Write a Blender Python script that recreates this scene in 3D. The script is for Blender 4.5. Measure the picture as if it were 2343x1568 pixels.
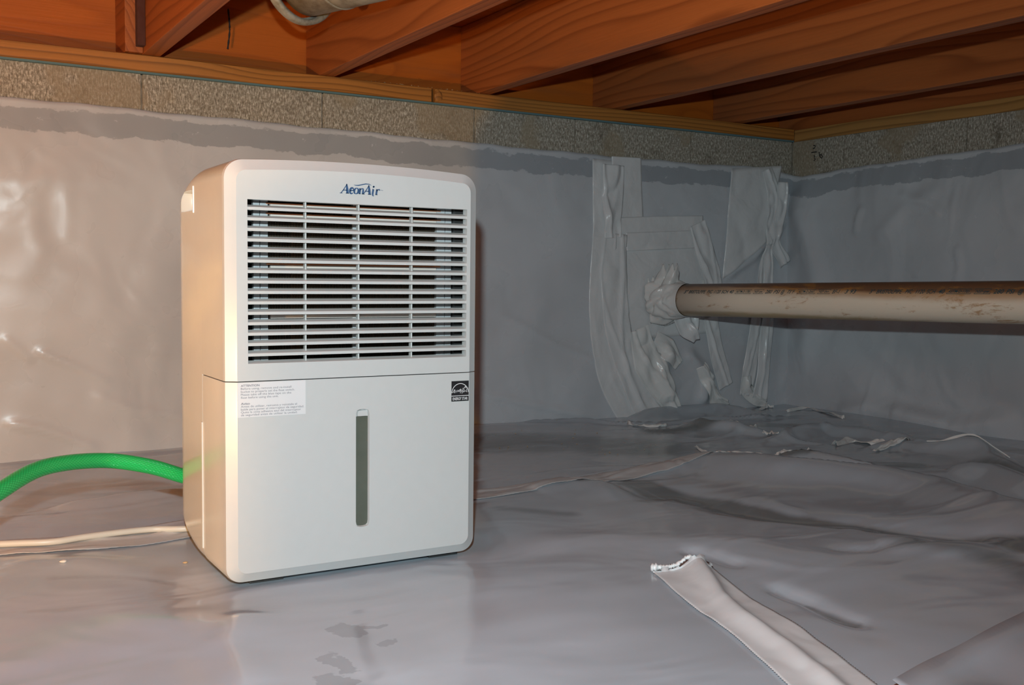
import bpy, bmesh, math, random
import numpy as np
from mathutils import Vector, Matrix
random.seed(7); RNG = np.random.default_rng(11)
for o in list(bpy.data.objects): bpy.data.objects.remove(o)
S = bpy.context.scene; COL = S.collection

# ---------------------------------------------------------------- camera
W, H = 2343, 1568
FPX, YAW, PIT, ROL = 2371.314, 0.5378423, -0.0630934, 0.0108523
CP = np.array([-2.402062, -2.343910, 0.386928])
cy, sy, cp_, sp_, cr, sr = math.cos(YAW), math.sin(YAW), math.cos(PIT), math.sin(PIT), math.cos(ROL), math.sin(ROL)
FW = np.array([sy*cp_, cy*cp_, sp_]); R0 = np.array([cy, -sy, 0.]); U0 = np.cross(R0, FW)
RT = cr*R0 + sr*U0; UP = -sr*R0 + cr*U0
cam = bpy.data.cameras.new('camera'); camo = bpy.data.objects.new('camera', cam); COL.objects.link(camo)
M = Matrix(((RT[0], UP[0], -FW[0], CP[0]), (RT[1], UP[1], -FW[1], CP[1]), (RT[2], UP[2], -FW[2], CP[2]), (0, 0, 0, 1)))
camo.matrix_world = M
cam.sensor_width = 36; cam.lens = FPX/W*36; cam.clip_start = .02
S.camera = camo

# ---------------------------------------------------------------- world, lights, exposure
wd = bpy.data.worlds.new('world'); S.world = wd; wd.use_nodes = True
wd.node_tree.nodes['Background'].inputs[0].default_value = (.75, .82, 1, 1)
wd.node_tree.nodes['Background'].inputs[1].default_value = .012
S.view_settings.view_transform = 'Standard'; S.view_settings.look = 'None'
S.view_settings.gamma = 1; S.view_settings.use_curve_mapping = False
S.view_settings.exposure = 0.0

def point(name, loc, power, color, r):
    l = bpy.data.lights.new(name, 'POINT'); l.energy = power; l.color = color; l.shadow_soft_size = r
    o = bpy.data.objects.new(name, l); o.location = loc; COL.objects.link(o); return o
fl_l = bpy.data.lights.new('camera_flash', 'SPOT'); fl_l.energy = 73; fl_l.color = (.76, .91, .94); fl_l.shadow_soft_size = .012
fl_l.spot_size = math.radians(104); fl_l.spot_blend = 1.0
fo = bpy.data.objects.new('camera_flash', fl_l); COL.objects.link(fo); fo.location = CP - RT*.025 + UP*.135 + FW*.03
fo.rotation_euler = Vector(FW - RT*.05 - UP*.05).to_track_quat('-Z', 'Y').to_euler()
point('work_lamp', (-3.24, -1.87, .10), 68, (1.0, .55, .18), .025)

# ---------------------------------------------------------------- helpers
def ray(px, py): return FW + RT*(px-W/2)/FPX - UP*(py-H/2)/FPX
def P(px, py, ax, v):
    d = ray(px, py); return CP + d*((v-CP[ax])/d[ax])
def F(px, py, z=0.): return P(px, py, 2, z)
def D(px, py, dep): return CP + ray(px, py)*dep

def tag(o, label=None, cat=None, group=None, kind=None):
    if label: o['label'] = label
    if cat: o['category'] = cat
    if group: o['group'] = group
    if kind: o['kind'] = kind
    return o
def empty(name, loc, label=None, cat=None, group=None, kind=None):
    o = bpy.data.objects.new(name, None); COL.objects.link(o); o.location = loc; o.empty_display_size = .02
    return tag(o, label, cat, group, kind)
def org(o):
    v = Vector((0, 0, 0))
    while o is not None: v = v + o.location; o = o.parent
    return v
def link(name, me, mat, parent=None, loc=None, smooth=False):
    """me holds world coordinates; the origin goes to loc (or the parent's origin)."""
    b = Vector(loc) if loc is not None else org(parent)
    me.transform(Matrix.Translation(-b))
    if smooth: me.shade_smooth()
    o = bpy.data.objects.new(name, me); COL.objects.link(o)
    if parent is not None: o.parent = parent; o.location = b - org(parent)
    else: o.location = b
    if mat: me.materials.append(mat)
    return o
def mesh(name, V, Fc):
    me = bpy.data.meshes.new(name); me.from_pydata([tuple(map(float, v)) for v in V], [], Fc); me.update(); return me
def bmmesh(name, bm):
    bmesh.ops.recalc_face_normals(bm, faces=bm.faces[:]); me = bpy.data.meshes.new(name); bm.to_mesh(me); bm.free(); return me
def add_box(bm, x0, x1, y0, y1, z0, z1, bev=0):
    vs = [bm.verts.new((x, y, z)) for x in (x0, x1) for y in (y0, y1) for z in (z0, z1)]
    fs = [bm.faces.new([vs[i] for i in q]) for q in ((0,1,3,2),(4,6,7,5),(0,4,5,1),(2,3,7,6),(0,2,6,4),(1,5,7,3))]
    if bev:
        es = list({e for f in fs for e in f.edges})
        bmesh.ops.bevel(bm, geom=es, offset=bev, segments=2, affect='EDGES', profile=.6)
def box(name, b, mat, parent=None, bev=0, loc=None):
    bm = bmesh.new(); add_box(bm, *b, bev=bev)
    return link(name, bmmesh(name, bm), mat, parent, loc)
def grid(nu, nv, fn, wrapv=False):
    """fn(i,j)->point for i<nu, j<nv"""
    V = [fn(i, j) for i in range(nu) for j in range(nv)]; Fc = []
    for i in range(nu-1):
        for j in range(nv if wrapv else nv-1):
            j2 = (j+1) % nv; Fc.append((i*nv+j, i*nv+j2, (i+1)*nv+j2, (i+1)*nv+j))
    return V, Fc
def tube_vf(pts, rad, seg=20, cap=True):
    pts = [Vector(p) for p in pts]; n = len(pts); V = []; Fc = []
    up = Vector((0, 0, 1)); 
    for i, p in enumerate(pts):
        t = (pts[min(i+1, n-1)] - pts[max(i-1, 0)]).normalized()
        a = t.cross(up).normalized(); b = a.cross(t).normalized()
        r = rad(i/(n-1)) if callable(rad) else rad
        for k in range(seg):
            th = 2*math.pi*k/seg; V.append(p + a*math.cos(th)*r + b*math.sin(th)*r)
    for i in range(n-1):
        for k in range(seg):
            k2 = (k+1) % seg; Fc.append((i*seg+k, i*seg+k2, (i+1)*seg+k2, (i+1)*seg+k))
    if cap: Fc += [tuple(reversed(range(seg))), tuple(range((n-1)*seg, n*seg))]
    return V, Fc
def spline(pts, per=12):
    pts = [Vector(p) for p in pts]; q = [2*pts[0]-pts[1]] + pts + [2*pts[-1]-pts[-2]]; out = []
    for i in range(1, len(q)-2):
        p0, p1, p2, p3 = q[i-1:i+3]
        for k in range(per):
            t = k/per
            out.append(.5*((2*p1)+(p2-p0)*t+(2*p0-5*p1+4*p2-p3)*t*t+(3*p1-p0-3*p2+p3)*t**3))
    out.append(pts[-1]); return out
def solidify(o, th, off=1):
    m = o.modifiers.new('thick', 'SOLIDIFY'); m.thickness = th; m.offset = off; return o

class Noise:
    def __init__(s, seed, n=24, k0=3, k1=40, an=(1, 1)):
        r = np.random.default_rng(seed); k = np.exp(r.uniform(math.log(k0), math.log(k1), n)); a = r.uniform(0, 2*math.pi, n)
        s.kx = k*np.cos(a)*an[0]; s.ky = k*np.sin(a)*an[1]; s.ph = r.uniform(0, 6.28, n); s.am = (k0/k)**.9
        s.am /= np.sqrt((s.am**2).sum()/2)
    def __call__(s, x, y):
        x = np.asarray(x, float)[..., None]; y = np.asarray(y, float)[..., None]
        return (s.am*np.sin(s.kx*x+s.ky*y+s.ph)).sum(-1)
def dist_poly(x, y, pl):
    """distance and signed side to a polyline, with end fade"""
    best = np.full(np.shape(x), 1e9); side = np.zeros(np.shape(x)); par = np.zeros(np.shape(x)); L = 0
    for (ax, ay), (bx, by) in zip(pl[:-1], pl[1:]):
        dx, dy = bx-ax, by-ay; l2 = dx*dx+dy*dy+1e-12; t = np.clip(((x-ax)*dx+(y-ay)*dy)/l2, 0, 1)
        d = np.hypot(x-ax-t*dx, y-ay-t*dy); m = d < best
        best = np.where(m, d, best); side = np.where(m, np.sign(dx*(y-ay)-dy*(x-ax)), side); par = np.where(m, L+t*math.sqrt(l2), par); L += math.sqrt(l2)
    return best, side, par/L

# ---------------------------------------------------------------- materials
def newmat(name):
    m = bpy.data.materials.new(name); m.use_nodes = True; nt = m.node_tree
    return m, nt, nt.nodes['Principled BSDF']
class N:
    def __init__(s, nt): s.nt = nt
    def n(s, t, **kw):
        nd = s.nt.nodes.new(t)
        for k, v in kw.items():
            if k.startswith('i_'):
                key = k[2:]; key = int(key) if key.isdigit() else key.replace('_', ' ')
                if isinstance(v, bpy.types.NodeSocket): s.nt.links.new(v, nd.inputs[key])
                else: nd.inputs[key].default_value = v
            else: setattr(nd, k, v)
        return nd
    def math(s, op, a, b=0., c=None, clamp=False):
        nd = s.nt.nodes.new('ShaderNodeMath'); nd.operation = op; nd.use_clamp = clamp
        for i, v in enumerate((a, b) + ((c,) if c is not None else ())):
            if isinstance(v, bpy.types.NodeSocket): s.nt.links.new(v, nd.inputs[i])
            else: nd.inputs[i].default_value = v
        return nd.outputs[0]
    def mix(s, f, a, b, mode='MIX'):
        nd = s.nt.nodes.new('ShaderNodeMix'); nd.data_type = 'RGBA'; nd.blend_type = mode
        for i, v in ((0, f), (6, a), (7, b)):
            if isinstance(v, bpy.types.NodeSocket): s.nt.links.new(v, nd.inputs[i])
            else: nd.inputs[i].default_value = v if i == 0 else (*v, 1)
        return nd.outputs[2]
    def ramp(s, f, stops):
        nd = s.nt.nodes.new('ShaderNodeValToRGB'); s.nt.links.new(f, nd.inputs[0]); e = nd.color_ramp.elements
        while len(e) < len(stops): e.new(.5)
        for k, (p, c) in enumerate(stops): e[k].position = p; e[k].color = (*c, 1) if len(c) == 3 else c
        return nd.outputs[0]
    def obj(s, scale=(1, 1, 1)):
        tc = s.n('ShaderNodeTexCoord'); mp = s.n('ShaderNodeMapping', i_Vector=tc.outputs['Object'])
        mp.inputs['Scale'].default_value = scale; return mp.outputs[0]
    def noise(s, v, sc, det=3, rough=.55, dist=0.):
        return s.n('ShaderNodeTexNoise', i_Vector=v, i_Scale=sc, i_Detail=det, i_Roughness=rough, i_Distortion=dist).outputs[0]
    def step(s, v, a, b): # smooth ramp a->b
        return s.n('ShaderNodeMapRange', i_Value=v, i_From_Min=a, i_From_Max=b, interpolation_type='SMOOTHSTEP').outputs[0]
    def bump(s, h, st, d, nrm=None):
        b = s.n('ShaderNodeBump', i_Height=h, i_Strength=st, i_Distance=d)
        if nrm: s.nt.links.new(nrm, b.inputs['Normal'])
        return b.outputs[0]
def setp(nt, b, **kw):
    for k, v in kw.items():
        k = k.replace('_', ' ')
        if isinstance(v, bpy.types.NodeSocket): nt.links.new(v, b.inputs[k])
        else: b.inputs[k].default_value = (*v, 1) if isinstance(v, tuple) and b.inputs[k].type == 'RGBA' else v
def simple(name, col, rough=.4, **kw):
    m, nt, b = newmat(name); setp(nt, b, Base_Color=col, Roughness=rough, **kw)
    n = N(nt); c = n.noise(n.obj(), 60, 2); nt.links.new(n.mix(.025, col, n.mix(c, (0, 0, 0), (1, 1, 1))), b.inputs['Base Color'])
    return m

def wood(name, axis, light, dark, scale=42., dirt=.25, rough=.55):
    """axis: direction of the grain, 0 = X, 1 = Y"""
    m, nt, b = newmat(name); n = N(nt)
    tc = n.n('ShaderNodeTexCoord'); oi = n.n('ShaderNodeObjectInfo')
    off = n.n('ShaderNodeVectorMath', operation='ADD'); nt.links.new(tc.outputs['Object'], off.inputs[0])
    cmb = n.n('ShaderNodeCombineXYZ'); r = n.math('MULTIPLY', oi.outputs['Random'], 37.)
    for i in range(3): nt.links.new(r, cmb.inputs[i])
    nt.links.new(cmb.outputs[0], off.inputs[1]); v = off.outputs[0]
    st = [1, 1, 1]; st[axis] = .16
    mp = n.n('ShaderNodeMapping', i_Vector=v); mp.inputs['Scale'].default_value = st; vs = mp.outputs[0]
    st2 = [1, 1, 1]; st2[axis] = .03
    mp2 = n.n('ShaderNodeMapping', i_Vector=v); mp2.inputs['Scale'].default_value = st2; vf = mp2.outputs[0]
    st3 = [1, 1, 1]; st3[axis] = .42
    mp3 = n.n('ShaderNodeMapping', i_Vector=v); mp3.inputs['Scale'].default_value = st3
    sep = n.n('ShaderNodeSeparateXYZ', i_Vector=v)
    cross = sep.outputs[1 - axis]
    ph = n.math('ADD', n.math('MULTIPLY', sep.outputs[2], scale), n.math('MULTIPLY', cross, scale*1.5))
    ph = n.math('ADD', ph, n.math('MULTIPLY', n.noise(vs, 5.5, 1.5, .4), 9.5))
    vor = n.n('ShaderNodeTexVoronoi', i_Vector=mp3.outputs[0], i_Scale=3.2)
    kn = n.math('POWER', n.math('SUBTRACT', 1., n.math('MULTIPLY', vor.outputs['Distance'], 2.6), clamp=True), 3.)
    ph = n.math('ADD', ph, n.math('MULTIPLY', kn, 5.))
    fr = n.math('FRACT', ph)
    ring = n.ramp(fr, [(0, (0, 0, 0)), (.55, (.25, .25, .25)), (.86, (1, 1, 1)), (.97, (.15, .15, .15))])
    col = n.mix(n.math('MULTIPLY', ring, .62), light, dark)
    fib = n.noise(vf, 260, 2, .6); col = n.mix(n.math('MULTIPLY', fib, .35), col, tuple(c*.55 for c in light))
    big = n.noise(vs, 9, 4, .6); col = n.mix(n.math('MULTIPLY', n.step(big, .5, .75), dirt), col, (.10, .07, .045))
    core = n.step(vor.outputs['Distance'], .045, .02); col = n.mix(n.math('MULTIPLY', core, .75), col, (.06, .02, .01))
    nt.links.new(col, b.inputs['Base Color']); b.inputs['Roughness'].default_value = rough; b.inputs['Specular IOR Level'].default_value = .3
    nt.links.new(n.bump(n.math('ADD', n.math('MULTIPLY', ring, -.6), fib), .5, .0008), b.inputs['Normal'])
    return m
M_joist = wood('fir_joist', 1, (.46, .132, .034), (.18, .040, .010), 36)
M_rim = wood('plywood_rim', 0, (.52, .13, .013), (.37, .085, .009), 16, .5)
M_sill = wood('fir_sill', 0, (.50, .20, .042), (.075, .025, .007), 80, .25)
M_sillr = wood('fir_sill_side', 1, (.50, .25, .075), (.12, .045, .012), 60, .35)

def block_mat():
    m, nt, b = newmat('concrete_block'); n = N(nt); v = n.obj(); vs = n.obj((1, 1, .28))
    a = n.noise(vs, 330, 3, .7); c = n.noise(v, 160, 4, .7)
    t = n.math('ADD', n.math('MULTIPLY', a, .6), n.math('MULTIPLY', c, .4))
    col = n.ramp(t, [(.36, (.16, .135, .10)), (.5, (.36, .32, .26)), (.62, (.72, .68, .60))])
    big = n.noise(v, 9, 5, .65); col = n.mix(n.math('MULTIPLY', n.step(big, .56, .72), .6), col, (.09, .066, .042))
    smear = n.noise(v, 6.5, 3, .5); col = n.mix(n.math('MULTIPLY', n.step(smear, .53, .60), .6), col, (.36, .29, .20))
    nt.links.new(col, b.inputs['Base Color']); b.inputs['Roughness'].default_value = .95; b.inputs['Specular IOR Level'].default_value = .1
    nt.links.new(n.bump(t, .9, .004), b.inputs['Normal']); return m
M_block = block_mat()
def mortar_mat():
    m, nt, b = newmat('mortar'); n = N(nt); v = n.obj()
    nt.links.new(n.ramp(n.noise(v, 60, 4), [(.3, (.13, .11, .085)), (.7, (.38, .33, .26))]), b.inputs['Base Color']); b.inputs['Roughness'].default_value = .95
    nt.links.new(n.bump(n.noise(v, 120, 4), .6, .003), b.inputs['Normal']); return m
M_mortar = mortar_mat()

def film(name, col, dark, rough=.2, band=False, patchy=False, bd=.030):
    m, nt, b = newmat(name); n = N(nt); v = n.obj()
    big = n.noise(v, 3.2, 3, .5)
    c = n.mix(n.step(big, .35, .7), col, tuple(x*.86 for x in col))
    if patchy:
        vs = n.obj((1, 2.6, 1)); s_ = n.noise(vs, 3.4, 4, .55, .5); at0 = n.n('ShaderNodeAttribute', attribute_name='dark_patch')
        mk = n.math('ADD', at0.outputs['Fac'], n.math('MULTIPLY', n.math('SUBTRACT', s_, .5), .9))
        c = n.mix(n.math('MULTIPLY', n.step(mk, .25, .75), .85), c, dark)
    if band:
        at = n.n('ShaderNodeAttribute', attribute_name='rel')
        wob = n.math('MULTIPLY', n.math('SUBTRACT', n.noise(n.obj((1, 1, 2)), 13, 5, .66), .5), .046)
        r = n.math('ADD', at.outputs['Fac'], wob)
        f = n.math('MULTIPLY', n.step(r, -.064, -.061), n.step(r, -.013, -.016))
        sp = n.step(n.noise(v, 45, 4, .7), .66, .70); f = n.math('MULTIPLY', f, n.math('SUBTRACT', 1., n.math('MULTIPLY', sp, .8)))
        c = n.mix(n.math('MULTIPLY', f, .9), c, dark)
    nt.links.new(c, b.inputs['Base Color'])
    setp(nt, b, Roughness=n.math('ADD', rough, n.math('MULTIPLY', n.noise(v, 7, 3), .12)), IOR=1.5)
    w1 = n.noise(n.obj((1, 1.5, 1)), 4.5, 2, .4, .8)
    w2 = n.noise(v, 38, 3, .5, 1.5)
    h = n.math('ADD', w1, n.math('MULTIPLY', w2, .010))
    nt.links.new(n.bump(h, .5, bd), b.inputs['Normal'])
    return m
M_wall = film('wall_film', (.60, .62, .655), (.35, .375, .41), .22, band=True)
M_floor = film('floor_film', (.48, .54, .60), (.16, .17, .17), .09, patchy=True, bd=.014)
def floor_stain(m):
    nt = m.node_tree; n = N(nt); b = nt.nodes['Principled BSDF']; src = b.inputs['Base Color'].links[0].from_socket
    tc = n.n('ShaderNodeTexCoord'); g = n.n('ShaderNodeNewGeometry')
    warp = n.n('ShaderNodeTexNoise', i_Vector=g.outputs['Position'], i_Scale=26., i_Detail=4., i_Roughness=.6)
    mm = n.n('ShaderNodeVectorMath', operation='MULTIPLY_ADD'); nt.links.new(warp.outputs['Color'], mm.inputs[0]); mm.inputs[1].default_value = (.05, .05, 0); nt.links.new(g.outputs['Position'], mm.inputs[2])
    tot = None
    for (px, py, rx, ry) in ((800, 1440, .018, .030), (835, 1432, .024, .008), (775, 1515, .010, .035), (765, 1560, .016, .03), (895, 1470, .010, .010)):
        c = F(px, py)
        sb = n.n('ShaderNodeVectorMath', operation='SUBTRACT'); nt.links.new(mm.outputs[0], sb.inputs[0]); sb.inputs[1].default_value = (c[0]+.025, c[1]+.025, 0)
        sc = n.n('ShaderNodeVectorMath', operation='MULTIPLY'); nt.links.new(sb.outputs[0], sc.inputs[0]); sc.inputs[1].default_value = (1/rx, 1/ry, 0)
        ln = n.n('ShaderNodeVectorMath', operation='LENGTH'); nt.links.new(sc.outputs[0], ln.inputs[0])
        f = n.step(ln.outputs['Value'], 1.05, .9); tot = f if tot is None else n.math('MAXIMUM', tot, f)
    nt.links.new(n.mix(n.math('MULTIPLY', tot, .8), src, (.32, .355, .39)), b.inputs['Base Color'])
floor_stain(M_floor)

def tape_mat(name, col, alpha, sc=60, bd=.012):
    m, nt, b = newmat(name); n = N(nt); v = n.obj()
    c = n.mix(n.noise(v, 12, 3), col, tuple(x*.88 for x in col)); nt.links.new(c, b.inputs['Base Color'])
    setp(nt, b, Roughness=.26, IOR=1.48, Alpha=alpha)
    h = n.math('ADD', n.noise(v, 14, 3, .5, .4), n.math('MULTIPLY', n.noise(v, sc, 2, .5, .3), .06))
    nt.links.new(n.bump(h, .5, bd), b.inputs['Normal']); return m
M_tape = tape_mat('clear_white_tape', (.94, .94, .95), .74)
M_scrap = tape_mat('scrap_tape', (.88, .87, .85), .93, 40)
M_seam = tape_mat('seam_tape', (.80, .79, .79), .66, 30, .004)
M_smooth = tape_mat('smooth_floor_tape', (.84, .88, .90), .93, 20, .003)
M_tape2 = tape_mat('white_tape', (.88, .88, .87), .86)
M_crumple = tape_mat('crumpled_tape', (.88, .87, .85), .84, 90)

M_plastic = simple('white_plastic', (.63, .62, .58), .20, Specular_IOR_Level=.5, Coat_Weight=.5, Coat_Roughness=.06)
M_front = simple('white_front_plastic', (.60, .605, .595), .26, Specular_IOR_Level=.5, Coat_Weight=.25, Coat_Roughness=.18)
M_slat = simple('slat_plastic', (.60, .605, .59), .35)
M_dark = simple('dark_plastic', (.02, .02, .02), .5)
M_inner = simple('inner_plastic', (.48, .52, .54), .4)
M_fin = simple('coil_fins', (.12, .09, .06), .45, Metallic=.6)
M_copper = simple('copper', (.75, .30, .14), .3, Metallic=.9)
M_foam = simple('foam_wrap', (.70, .64, .58), .7)
M_window = simple('smoky_window', (.10, .11, .085), .18)
M_sticker = simple('sticker_paper', (.74, .72, .72), .5)
M_black = simple('black_ink', (.008, .008, .010), .4)
M_white = simple('white_ink', (.85, .85, .85), .5)
M_grayink = simple('grey_ink', (.20, .19, .22), .6)
M_blue = simple('blue_ink', (.028, .085, .20), .45)
M_teal = simple('teal_ink', (.006, .06, .08), .6)
M_gasket = simple('foam_gasket', (.10, .19, .21), .8)
M_pencil = simple('marker_ink', (.015, .013, .012), .8)
M_chip = simple('sawdust', (.50, .34, .18), .8)
M_cable = simple('cable_jacket', (.62, .60, .55), .35)
M_duct = None
def duct_mat():
    m, nt, b = newmat('dusty_duct'); n = N(nt); v = n.obj()
    c = n.ramp(n.noise(v, 40, 5, .7), [(.35, (.24, .20, .14)), (.6, (.44, .41, .34))]); nt.links.new(c, b.inputs['Base Color'])
    setp(nt, b, Roughness=.5, Metallic=.25); nt.links.new(n.bump(n.noise(v, 70, 4), .3, .002), b.inputs['Normal']); return m
M_duct = duct_mat()
def pvc_mat():
    m, nt, b = newmat('stained_pvc'); n = N(nt); v = n.obj((1, .35, 1)); tc = n.n('ShaderNodeTexCoord')
    sep = n.n('ShaderNodeSeparateXYZ', i_Vector=tc.outputs['Object']); z = sep.outputs[2]
    wob = n.math('MULTIPLY', n.math('SUBTRACT', n.noise(v, 14, 4, .6), .5), .022)
    zz = n.math('ADD', z, wob)
    base = (.88, .76, .61)
    c = n.mix(n.math('MULTIPLY', n.step(zz, .012, .034), .85), base, (.55, .31, .15))
    c = n.mix(n.math('MULTIPLY', n.step(zz, .032, .041), .85), c, (.14, .06, .03))
    c = n.mix(n.math('MULTIPLY', n.step(zz, -.024, -.033), .7), c, (.40, .27, .09))
    c = n.mix(n.math('MULTIPLY', n.step(n.noise(v, 24, 6, .75, .4), .54, .64), .75), c, (.48, .22, .06))
    nt.links.new(c, b.inputs['Base Color']); setp(nt, b, Roughness=.42); return m
M_pvc = pvc_mat()
def hose_mat():
    m, nt, b = newmat('green_hose'); n = N(nt); uv = n.n('ShaderNodeAttribute', attribute_name='hose_uv')
    sep = n.n('ShaderNodeSeparateXYZ', i_Vector=uv.outputs['Vector']); s_, t = sep.outputs[0], sep.outputs[1]
    def lines(sign):
        ph = n.math('ADD', n.math('MULTIPLY', s_, 170.), n.math('MULTIPLY', t, 9.*sign))
        return n.math('ABSOLUTE', n.math('SUBTRACT', n.math('FRACT', ph), .5))
    l = n.math('MINIMUM', lines(1.), lines(-1.)); f = n.step(l, .13, .03)
    c = n.mix(n.math('MULTIPLY', f, .55), (.012, .52, .13), (.003, .20, .045))
    v = n.obj(); c = n.mix(n.math('MULTIPLY', n.step(n.noise(v, 45, 4, .7), .66, .74), .6), c, (.01, .10, .03))
    nt.links.new(c, b.inputs['Base Color']); setp(nt, b, Roughness=.25, Subsurface_Weight=.15, Subsurface_Radius=(.01, .02, .01), Subsurface_Scale=.2)
    nt.links.new(n.bump(f, .5, .0012), b.inputs['Normal']); return m
M_hose = hose_mat()

# ---------------------------------------------------------------- floor surface
def fl(pl): return [tuple(F(*q)[:2]) for q in pl]
FR = [ # polyline in floor coordinates, height, width to the camera side, width to the far side
 (fl([(1540,1062),(1627,1062),(1800,1088),(2021,1108),(2160,1130),(2343,1205),(2500,1290)]), .034, .085, .020),
 (fl([(1400,1130),(1550,1120),(1700,1160),(1850,1185),(2150,1222),(2400,1290)]), -.014, .05, .05),
 (fl([(1440,965),(1530,944),(1640,938),(1740,958)]), .030, .035, .03),
 (fl([(1560,975),(1660,985),(1760,1000)]), .018, .025, .03),
 (fl([(1760,1012),(1870,992),(1990,996),(2150,1030),(2280,1075),(2400,1110)]), .024, .035, .03),
 (fl([(1780,1050),(1860,1058),(1950,1085),(2040,1098)]), .026, .030, .012),
 (fl([(1990,1030),(2060,1024),(2120,1040),(2300,1066)]), .022, .03, .02),
 (fl([(2170,1090),(2280,1100),(2400,1140)]), .03, .05, .03),
 (fl([(1210,1120),(1290,1108),(1370,1112),(1450,1135)]), .012, .05, .03),
 (fl([(1380,1085),(1470,1078),(1560,1068)]), .010, .03, .02),
 (fl([(1560,1262),(1640,1280),(1700,1300)]), -.006, .012, .014),
 (fl([(1760,1342),(1850,1372),(1930,1415),(1980,1432)]), -.008, .013, .016),
 (fl([(1150,1240),(1400,1230),(1650,1250),(1900,1310)]), .008, .06, .07),
 (fl([(2000,1255),(2180,1270),(2320,1255)]), .012, .04, .05),
 (fl([(1900,1270),(2100,1262),(2250,1240)]), -.006, .012, .015),
 (fl([(120,1170),(280,1145),(430,1130)]), .012, .05, .02),
 (fl([(0,1300),(180,1290),(420,1300)]), .008, .04, .05),
 (fl([(560,1400),(520,1470),(570,1568)]), .006, .02, .03),
 (fl([(0,1060),(200,1050),(430,1035)]), -.006, .04, .02),
]
NF1, NF2 = Noise(3, 26, 3, 22, (1, 1.3)), Noise(4, 22, 22, 80, (.7, 1.2))
NF3, NF4 = Noise(31, 18, 5, 24, (1, 2.2)), Noise(32, 16, 4, 16)
def floor_h(x, y):
    x = np.asarray(x, float); y = np.asarray(y, float)
    h = NF1(x, y)*.0042 + NF2(x, y)*.0004
    cr_ = np.exp(-(NF3(x, y)/.16)**2)*np.clip(NF4(x, y)*.7+.2, 0, 1)          # sharp creases, strongest by the far corner
    h = h + cr_*(.0022+.006*np.clip((x+1.3)/.5, 0, 1)*np.clip((y+1.0)/.4, 0, 1))
    for pl, a, w0, w1 in FR:
        d, s_, t = dist_poly(x, y, pl); w = np.where(s_ < 0, w0, w1)
        fade = np.clip(np.minimum(t, 1-t)*6, 0, 1)**.5
        h = h + a*np.exp(-(d/w)**2)*(.25+.75*fade)*(t > -1)
    near = np.clip((y + .05)/.12, 0, 1); nx = np.clip((x+.06)/.12, 0, 1)      # quiet against the walls
    h = h*(1-.6*near)*(1-.6*nx)
    # firm level patch under the dehumidifier
    dx = np.maximum(np.abs(x+1.877)-.19, 0); dy = np.maximum(np.abs(y+.94)-.15, 0); m = np.clip(1-np.hypot(dx, dy)/.13, 0, 1); m = m*m*(3-2*m)
    return h*(1-m) + m*(-.0085)
class Cache:
    def __init__(s, fn, a0, a1, b0, b1, st):
        s.a = np.arange(a0, a1+st, st); s.b = np.arange(b0, b1+st, st); s.a0, s.b0, s.st = a0, b0, st
        A, B = np.meshgrid(s.a, s.b, indexing='ij'); s.H = fn(A, B)
    def __call__(s, x, y):
        u = min(max((x-s.a0)/s.st, 0), len(s.a)-1.001); v = min(max((y-s.b0)/s.st, 0), len(s.b)-1.001); i, j = int(u), int(v); f, g = u-i, v-j; H = s.H
        return float((H[i, j]*(1-f)+H[i+1, j]*f)*(1-g)+(H[i, j+1]*(1-f)+H[i+1, j+1]*f)*g)
floor_c = Cache(floor_h, -2.7, .06, -2.1, .06, .008)
def build_floor():
    x0, x1, y0, y1 = -4.2, .06, -4.2, .06; st = .008
    xs = np.concatenate([np.arange(x0, -2.7, .05), np.arange(-2.7, x1+st, st)]); ys = np.concatenate([np.arange(y0, -2.1, .05), np.arange(-2.1, y1+st, st)])
    X, Y = np.meshgrid(xs, ys, indexing='ij'); Z = floor_h(X, Y); nx, ny = len(xs), len(ys)
    V = np.stack([X, Y, Z], -1).reshape(-1, 3); I = np.arange(nx*ny).reshape(nx, ny)
    Q = np.stack([I[:-1, :-1], I[1:, :-1], I[1:, 1:], I[:-1, 1:]], -1).reshape(-1, 4)
    me = npmesh('floor', V, Q); c = np.zeros(X.shape)      # where the film colour is painted darker, along set lines
    for pl, w, a in DARK_PATCHES: d, s_, t = dist_poly(X, Y, pl); c = np.maximum(c, a*np.exp(-(d/w)**2))
    at = me.attributes.new('dark_patch', 'FLOAT', 'POINT'); at.data.foreach_set('value', c.ravel().astype(np.float32)); return me
DARK_PATCHES = [(fl([(1080,1015),(1300,1010),(1500,1020)]), .13, 1.), (fl([(1500,985),(1750,975),(1950,985)]), .05, .9), (fl([(1640,1040),(1900,1060),(2100,1075)]), .035, .9),
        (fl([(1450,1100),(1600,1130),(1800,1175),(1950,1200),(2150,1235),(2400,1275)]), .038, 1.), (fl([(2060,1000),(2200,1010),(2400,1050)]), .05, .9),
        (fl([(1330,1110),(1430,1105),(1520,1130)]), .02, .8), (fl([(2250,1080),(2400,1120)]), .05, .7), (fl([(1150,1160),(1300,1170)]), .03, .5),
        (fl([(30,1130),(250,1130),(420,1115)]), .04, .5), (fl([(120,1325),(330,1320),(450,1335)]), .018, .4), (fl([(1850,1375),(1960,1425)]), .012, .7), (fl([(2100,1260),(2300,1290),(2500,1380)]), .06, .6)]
def npmesh(name, V, Q):
    me = bpy.data.meshes.new(name); me.vertices.add(len(V)); me.vertices.foreach_set('co', V.astype(np.float32).ravel())
    me.loops.add(Q.size); me.loops.foreach_set('vertex_index', Q.astype(np.int32).ravel()); me.polygons.add(len(Q))
    me.polygons.foreach_set('loop_start', np.arange(0, Q.size, 4, dtype=np.int32)); me.polygons.foreach_set('loop_total', np.full(len(Q), 4, dtype=np.int32))
    me.update(calc_edges=True); me.validate(); return me
DARK_PATCHES
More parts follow.
